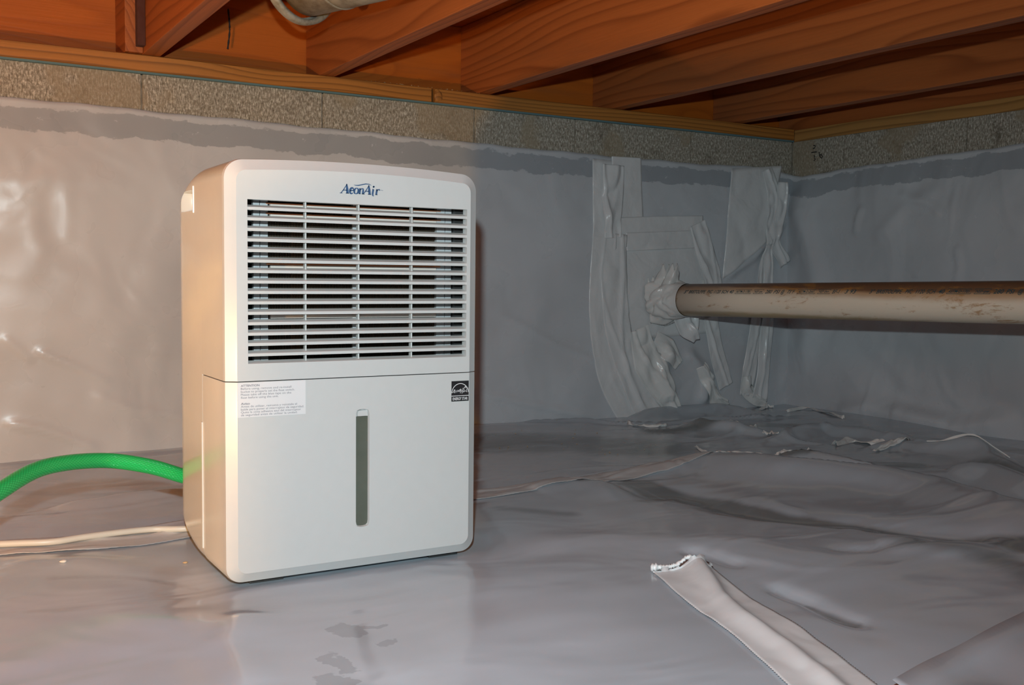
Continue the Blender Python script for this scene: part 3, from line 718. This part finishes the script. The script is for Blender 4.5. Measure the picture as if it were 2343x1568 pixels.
flap((1515,668), (1522,612), .062, 2.92, 5); flap((1530,662), (1546,610), .048, 2.90, 6); flap((1508,700), (1494,640), .062, 2.94, 7)
fp = wt([(1535,715),(1545,745),(1562,775)], [70,62,22], 'drooping clear film fold hanging under the tape boot', M_tape, .05, .012, 38, ((0, .012, .1),(.3, .008, .06)))

# ---------------------------------------------------------------- writing on the right-hand block
def ribpoly(pts, w):
    V = []; Fc = []; n = len(pts)
    for i, p in enumerate(pts):
        a = np.array(pts[max(i-1, 0)]); b = np.array(pts[min(i+1, n-1)]); t = b-a; t = t/(np.linalg.norm(t)+1e-9); nr = np.array([-t[1], t[0]])
        ww = (w[i] if isinstance(w, (list, tuple)) else w)/2; V += [tuple(np.array(p)+nr*ww), tuple(np.array(p)-nr*ww)]
    for i in range(n-1): Fc.append((2*i, 2*i+2, 2*i+3, 2*i+1))
    return V, Fc
hv, hf = [], []
def c2(px, py): return (1143+px/1.9525, py/1.9525)
for st in ([c2(1402,650),c2(1412,652),c2(1408,662),c2(1400,664)], [c2(1393,682),c2(1405,680),c2(1418,679)], [c2(1404,695),c2(1410,700),c2(1406,706),c2(1412,712),c2(1404,718)],
           [c2(1428,680),c2(1432,700),c2(1440,708),c2(1444,700),c2(1438,690),c2(1430,694)]):
    Vr, Fr = ribpoly(wr(st), .0035); b = len(hv); hv += [(-.0006, v[0], v[1]) for v in Vr]; hf += [tuple(b+i for i in f) for f in Fr]
hw = link('handwriting', mesh('handwriting', hv, hf), M_pencil, wall_right)

# ---------------------------------------------------------------- round duct between the joists
dd = Vector((.36, -.933, .0)).normalized(); dc = Vector((-1.733, -.44, .942))
duct = empty('round_duct', dc, 'dusty grey round duct with a rolled collar hanging between the joists', 'duct')
def ringtube(profile, seg=56):  # profile: (distance along axis, radius)
    a = dd.cross(Vector((0, 0, 1))).normalized(); b = a.cross(dd).normalized()
    return grid(len(profile), seg, lambda i, j: dc+dd*profile[i][0]+a*math.cos(2*math.pi*j/seg)*profile[i][1]+b*math.sin(2*math.pi*j/seg)*profile[i][1], True)
V, Fc = ringtube([(.012, .066), (.012, .0715), (.30, .0715), (.30, .069), (.02, .069)]); link('duct_body', mesh('duct_body', V, Fc), M_duct, duct, smooth=True)
V, Fc = ringtube([(-.012, .071), (-.014, .082), (-.008, .0860), (.004, .0860), (.008, .083), (.008, .077), (-.008, .075)]); link('collar', mesh('collar', V, Fc), M_duct, duct, smooth=True)
V, Fc = ringtube([(.10, .0716), (.101, .0733), (.105, .0733), (.106, .0716)]); link('seam', mesh('seam', V, Fc), M_duct, duct, smooth=True)
# dangling string at the rim board
sx0 = P(522, 20, 1, .07); sx1 = P(521, 112, 1, .07)
V, Fc = tube_vf(spline([sx0, (sx0+sx1)/2+np.array([.004, 0, 0]), sx1], 10), lambda t: .0012+.0012*abs(math.sin(t*17)), 6)
tag(link('dusty_string', mesh('dusty_string', V, Fc), M_pencil, loc=sx0), 'dark dusty string dangling against the rim board', 'string')

# ---------------------------------------------------------------- dehumidifier
X0, X1, YF = -2.0535, -1.7005, -1.075
SEAM = .2535
dh = empty('dehumidifier', ((X0+X1)/2, -.94, -.0085), 'white portable dehumidifier with slatted front grille standing on the plastic floor', 'dehumidifier')
def rr(y, x0, x1, z0, z1, rb, rt, crown=0., seg=8):
    """rounded rectangle loop in XZ; rb / rt bottom and top corner radii"""
    pts = []
    for cx, cz, a0, r in ((x1-rb, z0+rb, -90, rb), (x1-rt, z1-rt, 0, rt), (x0+rt, z1-rt, 90, rt), (x0+rb, z0+rb, 180, rb)):
        for k in range(seg+1):
            a = math.radians(a0+90*k/seg); pts.append([cx+r*math.cos(a), y, cz+r*math.sin(a)])
        if cx == x1-rt and a0 == 0:
            for k in range(1, 12): pts.append([x1-rt+(x0-x1+2*rt)*k/12, y, z1])
    xm, hw_ = (x0+x1)/2, (x1-x0)/2
    for p in pts:
        if p[2] > z1-rt-1e-6 and crown: p[2] += crown*max(0, 1-((p[0]-xm)/hw_)**2)
    return [tuple(p) for p in pts]
def loft(loops, cap0=False, cap1=False):
    n = len(loops[0]); V = [p for l in loops for p in l]; Fc = []
    for i in range(len(loops)-1):
        for k in range(n): k2 = (k+1) % n; Fc.append((i*n+k, i*n+k2, (i+1)*n+k2, (i+1)*n+k))
    if cap0: Fc.append(tuple(range(n)))
    if cap1: Fc.append(tuple(reversed(range((len(loops)-1)*n, len(loops)*n))))
    return V, Fc
ZB, ZC = -.0022, .5275
def insx(y): v = min(max((y+.855)/.056, 0), 1); return .034*(1-math.sqrt(1-v*v))
def insz(y): u = min(max((y+.94)/.142, 0), 1); return .085*(1-math.sqrt(1-u*u))
ys = list(np.linspace(-.959, -.86, 8))+[-.8+(-.06)*math.cos(math.pi/2*t) for t in np.linspace(0, 1, 12)][1:]
loops = []
for y in ys:
    y = min(y, -.8015); ix, iz = insx(y), insz(y); loops.append(rr(y, X0+ix, X1-ix, ZB+iz*1.03, ZC-iz, .022, .022, .006))
V, Fc = loft(loops, True, True); rear = mesh('rear', V, Fc)
def boolcut(me, b, bev):
    bm = bmesh.new(); bm.from_mesh(me); bmesh.ops.recalc_face_normals(bm, faces=bm.faces[:]); bm.to_mesh(me); bm.free()
    a = bpy.data.objects.new('a', me); COL.objects.link(a); bm = bmesh.new(); add_box(bm, *b, bev=bev); c = bpy.data.objects.new('c', bmmesh('c', bm)); COL.objects.link(c)
    md = a.modifiers.new('b', 'BOOLEAN'); md.operation = 'DIFFERENCE'; md.object = c; md.solver = 'EXACT'
    dg = bpy.context.evaluated_depsgraph_get(); dg.update(); out = bpy.data.meshes.new_from_object(a.evaluated_get(dg)); bpy.data.objects.remove(a); bpy.data.objects.remove(c); return out
rear = boolcut(rear, (X0-.02, X0+.018, -.918, -.850, .472, .500), .005)
# the hollow upper front of the housing (the grille looks into it)
fl_ = [rr(y, X0, X1, SEAM+.0006, ZC, .0004, .022, .006) for y in (-1.0605, -1.02, -.959)]
V, Fc = loft(fl_); il = [rr(y, X0+.006, X1-.006, SEAM+.006, ZC-.006, .0004, .02, .006) for y in (-1.0605, -.96)]; V2, F2 = loft(il); b = len(V); V += V2; Fc += [tuple(b+i for i in f) for f in F2]
bm = bmesh.new(); bm.from_mesh(rear); tmp = mesh('tmp', V, Fc); bm.from_mesh(tmp)
for f in bm.faces: f.smooth = True
bmesh.ops.recalc_face_normals(bm, faces=bm.faces[:])
me = bpy.data.meshes.new('housing'); bm.to_mesh(me); bm.free()
def autosmooth(o, deg=35):
    me = o.data; me.shade_smooth()
    ed = me.edges; me.set_sharp_from_angle(angle=math.radians(deg))
hs = link('housing', me, M_plastic, dh); autosmooth(hs)
# recessed side handle bezel
V, Fc = [], []
def bez(ins, x): return [(x, y, z) for y, z in [(-.918-ins+.006, .474-ins), (-.842+ins, .474-ins), (-.842+ins, .508+ins), (-.918-ins+.006, .508+ins)]]
bm = bmesh.new()
for q in ((-.9215, -.918, .468, .505),): add_box(bm, X0-.0014, X0+.004, q[0], q[1], q[2], q[3], .001)
link('handle_rim', bmmesh('handle_rim', bm), M_plastic, dh)

# front panel (upper) with the grille opening
GX0, GX1, GZ0, GZ1 = -2.0262, -1.7195, .2755, .4792
IN = .0135
outer = [rr(-1.0605, X0, X1, SEAM+.0006, ZC, .0004, .022, .006), rr(-1.0665, X0+.0008, X1-.0008, SEAM+.0006, ZC-.0008, .0004, .022, .006), rr(-1.0735, X0+IN-.002, X1-IN+.002, SEAM+.0006, ZC-IN+.002, .0004, .014, .006), rr(YF, X0+IN, X1-IN, SEAM+.0006, ZC-IN, .0004, .012, .006)]
bm = bmesh.new(); rings = [[bm.verts.new(p) for p in l] for l in outer]; n = len(rings[0])
for a, b in zip(rings[:-1], rings[1:]):
    for k in range(n): bm.faces.new((a[k], a[(k+1) % n], b[(k+1) % n], b[k]))
hole = [(GX0, GZ0), (GX1, GZ0), (GX1, GZ1), (GX0, GZ1)]
h1 = [bm.verts.new((x, YF, z)) for x, z in hole]; h2 = [bm.verts.new((x, YF+.012, z)) for x, z in hole]
he = [bm.edges.new((h1[k], h1[(k+1) % 4])) for k in range(4)]; oe = [bm.edges.get((rings[-1][k], rings[-1][(k+1) % n])) for k in range(n)]
bmesh.ops.triangle_fill(bm, use_beauty=True, edges=he+oe)
for k in range(4): bm.faces.new((h1[k], h1[(k+1) % 4], h2[(k+1) % 4], h2[k]))
for f in [f for f in bm.faces if all(abs(v.co.y-YF) < 1e-6 for v in f.verts) and GX0 < f.calc_center_median().x < GX1 and GZ0 < f.calc_center_median().z < GZ1]: bm.faces.remove(f)
fp_ = link('front_panel', bmmesh('front_panel', bm), M_front, dh); autosmooth(fp_, 30)

# bucket front (lower)
bl_ = [rr(y, X0, X1, ZB, SEAM-.0006, .020, .0004) for y in (-.9605, -1.0605)]
bl_ += [rr(-1.0665, X0+.0008, X1-.0008, ZB+.0008, SEAM-.0006, .020, .0004), rr(-1.0735, X0+IN-.002, X1-IN+.002, ZB+IN-.002, SEAM-.0006, .014, .0004), rr(YF, X0+IN, X1-IN, ZB+IN, SEAM-.0006, .012, .0004)]
V, Fc = loft(bl_, True, True); bk = mesh('bucket', V, Fc)
WX0, WX1, WZ0, WZ1 = -1.8838, -1.8632, .0525, .2115
bk = boolcut(bk, (WX0, WX1, YF-.01, YF+.006, WZ0, WZ1), .0085)
bko = link('bucket', bk, M_front, dh); bk.materials.clear(); bk.materials.append(M_front); autosmooth(bko, 30)
box('grip', (X0-.0016, X0+.001, -.9605, -.9535, .020, .190), M_front, bko, bev=.0008)
V, Fc = loft([rr(y, WX0+.0006, WX1-.0006, WZ0+.0006, WZ1-.0108, .007, .0005) for y in (YF+.0052, YF+.0036)], True, True); link('water_window', mesh('water_window', V, Fc), M_window, bko)
V, Fc = loft([rr(YF+.0052, WX0+.003, WX1-.003, WZ1-.0105, WZ1-.002, .0005, .004), rr(YF+.0015, WX0+.0036, WX1-.0036, WZ1-.0102, WZ1-.0027, .0005, .0035)], True, True); link('window_tab', mesh('window_tab', V, Fc), M_front, bko)
for x in (-2.02, -1.765):
    box('foot', (x, x+.045, -1.055, -1.03, -.0085, .004), M_dark, dh, bev=.001)
    box('foot', (x, x+.045, -.90, -.875, -.0085, .012), M_dark, dh, bev=.001)
for x in (X0+.025, X1-.055): box('base_rail', (x, x+.03, -1.045, -.93, -.003, .003), M_dark, dh)

# grille
gr = empty('grille', Vector((0, 0, 0)), None); gr.parent = dh; gr.location = Vector(((GX0+GX1)/2, YF, GZ0)) - dh.location
PT = (GZ1-GZ0+.0037)/16
def slat_me(z, last=False):
    y0 = YF+.0006; prof = [(y0, z), (y0, z+.0037), (y0+.0105, z+.0069), (y0+.0105, z+.0055), (y0+.003, z+.0002)]
    if last: prof = [(y0, z), (y0, z+.0002), (y0+.0105, z+.0034), (y0+.0105, z)]
    m = len(prof); V = [(x, y, zz) for x in (GX0, GX1) for y, zz in prof]
    return mesh('slat', V, [(k, (k+1) % m, m+(k+1) % m, m+k) for k in range(m)]+[tuple(range(m)), tuple(reversed(range(m, 2*m)))])
base = link('slat', slat_me(GZ1-PT), M_slat, gr)
for k in range(1, 15):
    o = base.copy(); COL.objects.link(o); o.location = base.location - Vector((0, 0, PT*k))
link('lower_lip', slat_me(GZ0, True), M_slat, gr)
for x in (-1.9496, -1.8772, -1.8004):
    bm = bmesh.new(); vs = [(-.0010, -.0065), (.0010, -.0065), (.0005, .001), (-.0005, .001)]
    V = [(x+a, YF+.0125+b, z) for z in (GZ0, GZ1) for a, b in vs]; bm.free()
    link('rib', mesh('rib', V, [(0,1,2,3),(7,6,5,4),(0,4,5,1),(1,5,6,2),(2,6,7,3),(3,7,4,0)]), M_slat, gr)

# inside: coil with frame and tubes
YC = YF+.045
co = empty('coil', Vector((0, 0, 0)), None); co.parent = dh; co.location = Vector((-1.87, YC, GZ0)) - dh.location
box('void_filler', (-1.7215, -1.7075, YC-.012, -.992, .262, .505), M_dark, co)  # black box added to stand in for the dark void beside the coil
box('back_panel', (X0+.01, X1-.01, -.99, -.962, SEAM+.008, .515), M_dark, co)
bm = bmesh.new(); x = -1.987
while x < -1.746: add_box(bm, x, x+.0007, YC, YC+.02, .262, .4755); x += .0021
fin = link('fins', bmmesh('fins', bm), M_fin, co); fin['kind'] = 'stuff'
box('coil_core', (-1.987, -1.745, YC+.006, YC+.02, .262, .4755), M_dark, co)
for a, b in ((-2.0065, -1.9985), (-1.9975, -1.9875), (-1.871, -1.8635), (-1.7455, -1.733), (-1.732, -1.7225)):
    box('frame_strip', (a, b, YC-.004, YC+.004, .258, .505), M_inner, co, bev=.0005)
def slotz(k): return GZ1-PT*k-.0030
for k in (0, 1, 6, 11):
    z = slotz(k)
    box('foam_bar', (-1.985, -1.747, YC-.006, YC, z-.0035, z+.0008), M_foam, co, bev=.0004)
    V, Fc = tube_vf([(-1.99, YC-.004, z+.0020), (-1.74, YC-.004, z+.0020)], .0011, 8); link('copper_tube', mesh('copper_tube', V, Fc), M_copper, co)

# sticker, emblem and logo
def decal_poly(Vs, Fs, x, z, sx_, sz_, off=.0006): return [(x+v[0]*sx_, YF-off, z+v[1]*sz_) for v in Vs], Fs
st = box('sticker', (-2.0397, -1.9522, YF-.0004, YF+.0002, .2090, .2524), M_sticker, bko)
tv, tf = [], []
rows = [('ATTENTION', .2474, .0235, .02), ('Before using, remove and re-install', .2437, .0647, 0), ('bucket to properly set the float switch.', .2400, .0690, 0), ('Please take off the blue tape on the', .2363, .0645, 0), ('float before using the unit.', .2326, .0478, 0),
        ('Aviso', .2250, .0113, .02), ('Antes de utilizar, remueva y reinstale el', .2215, .0720, 0), ('balde para poner el interruptor de seguridad.', .2179, .0812, 0), ('Quite la cinta adhesiva azul del interruptor', .2143, .0772, 0), ('de seguridad antes de utilizar la unidad.', .2108, .0725, 0)]
for s_, z, wd_, bo in rows:
    Vt, Ft = text_mesh(s_, 0, bo); xs = [v.x for v in Vt]; k = wd_/(max(xs)-min(xs)); v2, f2 = decal_poly([(v.x-min(xs), v.y) for v in Vt], Ft, -2.0358, z, k, .0037)
    b = len(tv); tv += v2; tf += [tuple(b+i for i in f) for f in f2]
link('sticker_text', mesh('sticker_text', tv, tf), M_grayink, st)
EX0, EX1, EZ0, EZ1 = -1.7420, -1.7150, .2137, .2420
em = box('emblem', (EX0, EX1, YF-.0004, YF+.0002, EZ0, EZ1), M_black, bko)
ev, ef = [], []
def addr(pts, w):
    v2, f2 = ribpoly(pts, w); b = len(ev); ev.extend((EX0+v[0]*.027, YF-.0006, EZ0+v[1]*.0283) for v in v2); ef.extend(tuple(b+i for i in f) for f in f2)
addr([(0, .27), (1, .27)], .028)
addr([(.5+.485*math.cos(math.radians(a)), .40+.47*math.sin(math.radians(a))) for a in range(178, -2, -6)], .03)
star = [(.80+.17*(1 if k % 2 == 0 else .42)*math.cos(math.radians(90+36*k)), .58+.18*(1 if k % 2 == 0 else .42)*math.sin(math.radians(90+36*k))) for k in range(11)]
addr(star, .028)
addr([(.06,.44),(.16,.50),(.20,.58),(.15,.58),(.12,.48),(.18,.42),(.26,.54),(.28,.44),(.34,.56),(.36,.46),(.40,.52),(.46,.58),(.42,.50),(.44,.46),(.50,.52),(.54,.60),(.50,.60),(.49,.50),(.56,.60),(.50,.38),(.60,.52),(.64,.62),(.60,.50),(.66,.62),(.60,.36),(.70,.50)], .026)
Vt, Ft = text_mesh('ENERGY STAR', 0, .01); xs = [v.x for v in Vt]; k = .86/(max(xs)-min(xs)); b = len(ev)
ev.extend((EX0+(.07+(v.x-min(xs))*k)*.027, YF-.0006, EZ0+(.06+v.y*.20)*.0283) for v in Vt); ef.extend(tuple(b+i for i in f) for f in Ft)
link('emblem_print', mesh('emblem_print', ev, ef), M_white, em)
# logo letters drawn as tapered pen strokes (units of the cap height)
lv, lf = [], []
def pen(pts, w, dx):
    w = [q*1.3 for q in w] if isinstance(w, list) else w*1.3
    v2, f2 = ribpoly([(p[0]+dx+p[1]*.16, p[1]) for p in pts], w); b = len(lv); s_ = .0118
    lv.extend((-1.9058+v[0]*s_*1.05, YF-.0005, .4926+v[1]*s_) for v in v2); lf.extend(tuple(b+i for i in f) for f in f2)
def capA(dx):
    pen([(0, 0), (.22, .34), (.52, 1.0)], [.06, .08, .05], dx); pen([(.48, 1.02), (.62, .5), (.74, 0)], [.10, .21, .21], dx)
    pen([(.2, .34), (.62, .34)], .07, dx); pen([(-.12, .02), (.18, .02)], .05, dx); pen([(.54, .02), (.92, .02)], .06, dx)
def arc(cx, cz, rx, rz, a0, a1, n=22): return [(cx+rx*math.cos(math.radians(a0+(a1-a0)*k/n)), cz+rz*math.sin(math.radians(a0+(a1-a0)*k/n))) for k in range(n+1)]
def wv(n, thin, thick, ph=0): return [thin+(thick-thin)*abs(math.cos(math.pi*2*k/n+ph)) for k in range(n+1)]
capA(.1)
pen(arc(1.27, .31, .21, .31, 10, 320), [.05+.13*max(0, math.sin(math.pi*k/22)) for k in range(23)], 0); pen([(1.08, .30), (1.46, .37)], .09, 0)
pen(arc(1.77, .31, .23, .31, 0, 360), wv(22, .05, .17), 0)
pen([(2.16, .62), (2.18, 0)], .16, 0); pen([(2.06, .60), (2.2, .60)], .05, 0); pen([(2.2, .42), (2.34, .62), (2.48, .58), (2.53, .40), (2.53, 0)], [.05, .08, .14, .16, .16], 0)
pen([(2.07, .02), (2.3, .02)], .05, 0); pen([(2.43, .02), (2.68, .02)], .05, 0)
capA(2.58)
pen([(3.86, .60), (3.86, .12), (3.92, -.10), (4.04, -.14)], [.16, .16, .12, .06], -.22); pen([(3.76, .60), (3.88, .60)], .05, -.22)
for k in range(5):
    a = math.radians(90+72*k); pen([(3.86, .88), (3.86+.12*math.cos(a), .88+.12*math.sin(a))], [.09, .06], -.22)
pen([(4.28, .62), (4.28, 0)], .16, -.22); pen([(4.18, .60), (4.3, .60)], .05, -.22); pen([(4.28, .40), (4.40, .58), (4.56, .60), (4.60, .50)], [.05, .08, .12, .12], -.22); pen([(4.18, .02), (4.44, .02)], .05, -.22)
pen([(1.38, .98), (1.6, .93), (1.9, .94), (2.3, 1.04), (2.7, 1.14), (3.1, 1.13), (3.35, 1.02)], [.02, .06, .08, .08, .08, .06, .02], 0)
pen([(4.50, .56), (4.62, .56)], .03, 0); pen([(4.66, .50), (4.67, .57), (4.71, .51), (4.75, .57), (4.76, .50)], .025, 0)
link('logo', mesh('logo', lv, lf), M_blue, fp_)

# ---------------------------------------------------------------- hose and cable
hp = [D(-160,1260,1.17), D(-70,1178,1.22), D(0,1124,1.27), D(100,1070,1.36), D(230,1054,1.45), D(340,1067,1.49), D(437,1094,1.53), Vector((-1.955, -.775, .062)), Vector((-1.89, -.797, .058))]
sp = spline(hp, 26); seg = 32; V, Fc = tube_vf(sp, .0108, seg)
me = mesh('garden_hose', V, Fc); at = me.attributes.new('hose_uv', 'FLOAT_VECTOR', 'POINT')
ln = np.cumsum([0]+[(b-a).length for a, b in zip(sp[:-1], sp[1:])]); uvs = np.array([[ln[i//seg], (i % seg)/seg, 0] for i in range(len(V))], dtype=np.float32); uvs[:, 1] = np.abs(uvs[:, 1]*2-1)
at.data.foreach_set('vector', uvs.ravel())
tag(link('garden_hose', me, M_hose, loc=sp[-1], smooth=True), 'bright green garden hose arching to the back of the dehumidifier', 'hose')
cpx = [(-170,1248),(-60,1246),(40,1243),(120,1240),(190,1228),(270,1218),(350,1212),(437,1211),(520,1215)]
cpts = []
for q in cpx:
    p = F(*q); h = (floor_c(p[0], p[1])); p = F(*q, z=h+.0068); cpts.append((p[0], p[1], (floor_c(p[0], p[1]))+.0078))
cpts[-1] = (cpts[-2][0]+.05, -.735, cpts[-2][2]); 
V, Fc = tube_vf(spline(cpts, 14), .0047, 16)
tag(link('power_cable', mesh('power_cable', V, Fc), M_cable, loc=cpts[4], smooth=True), 'off-white cable lying on the floor film left of the dehumidifier', 'cable')
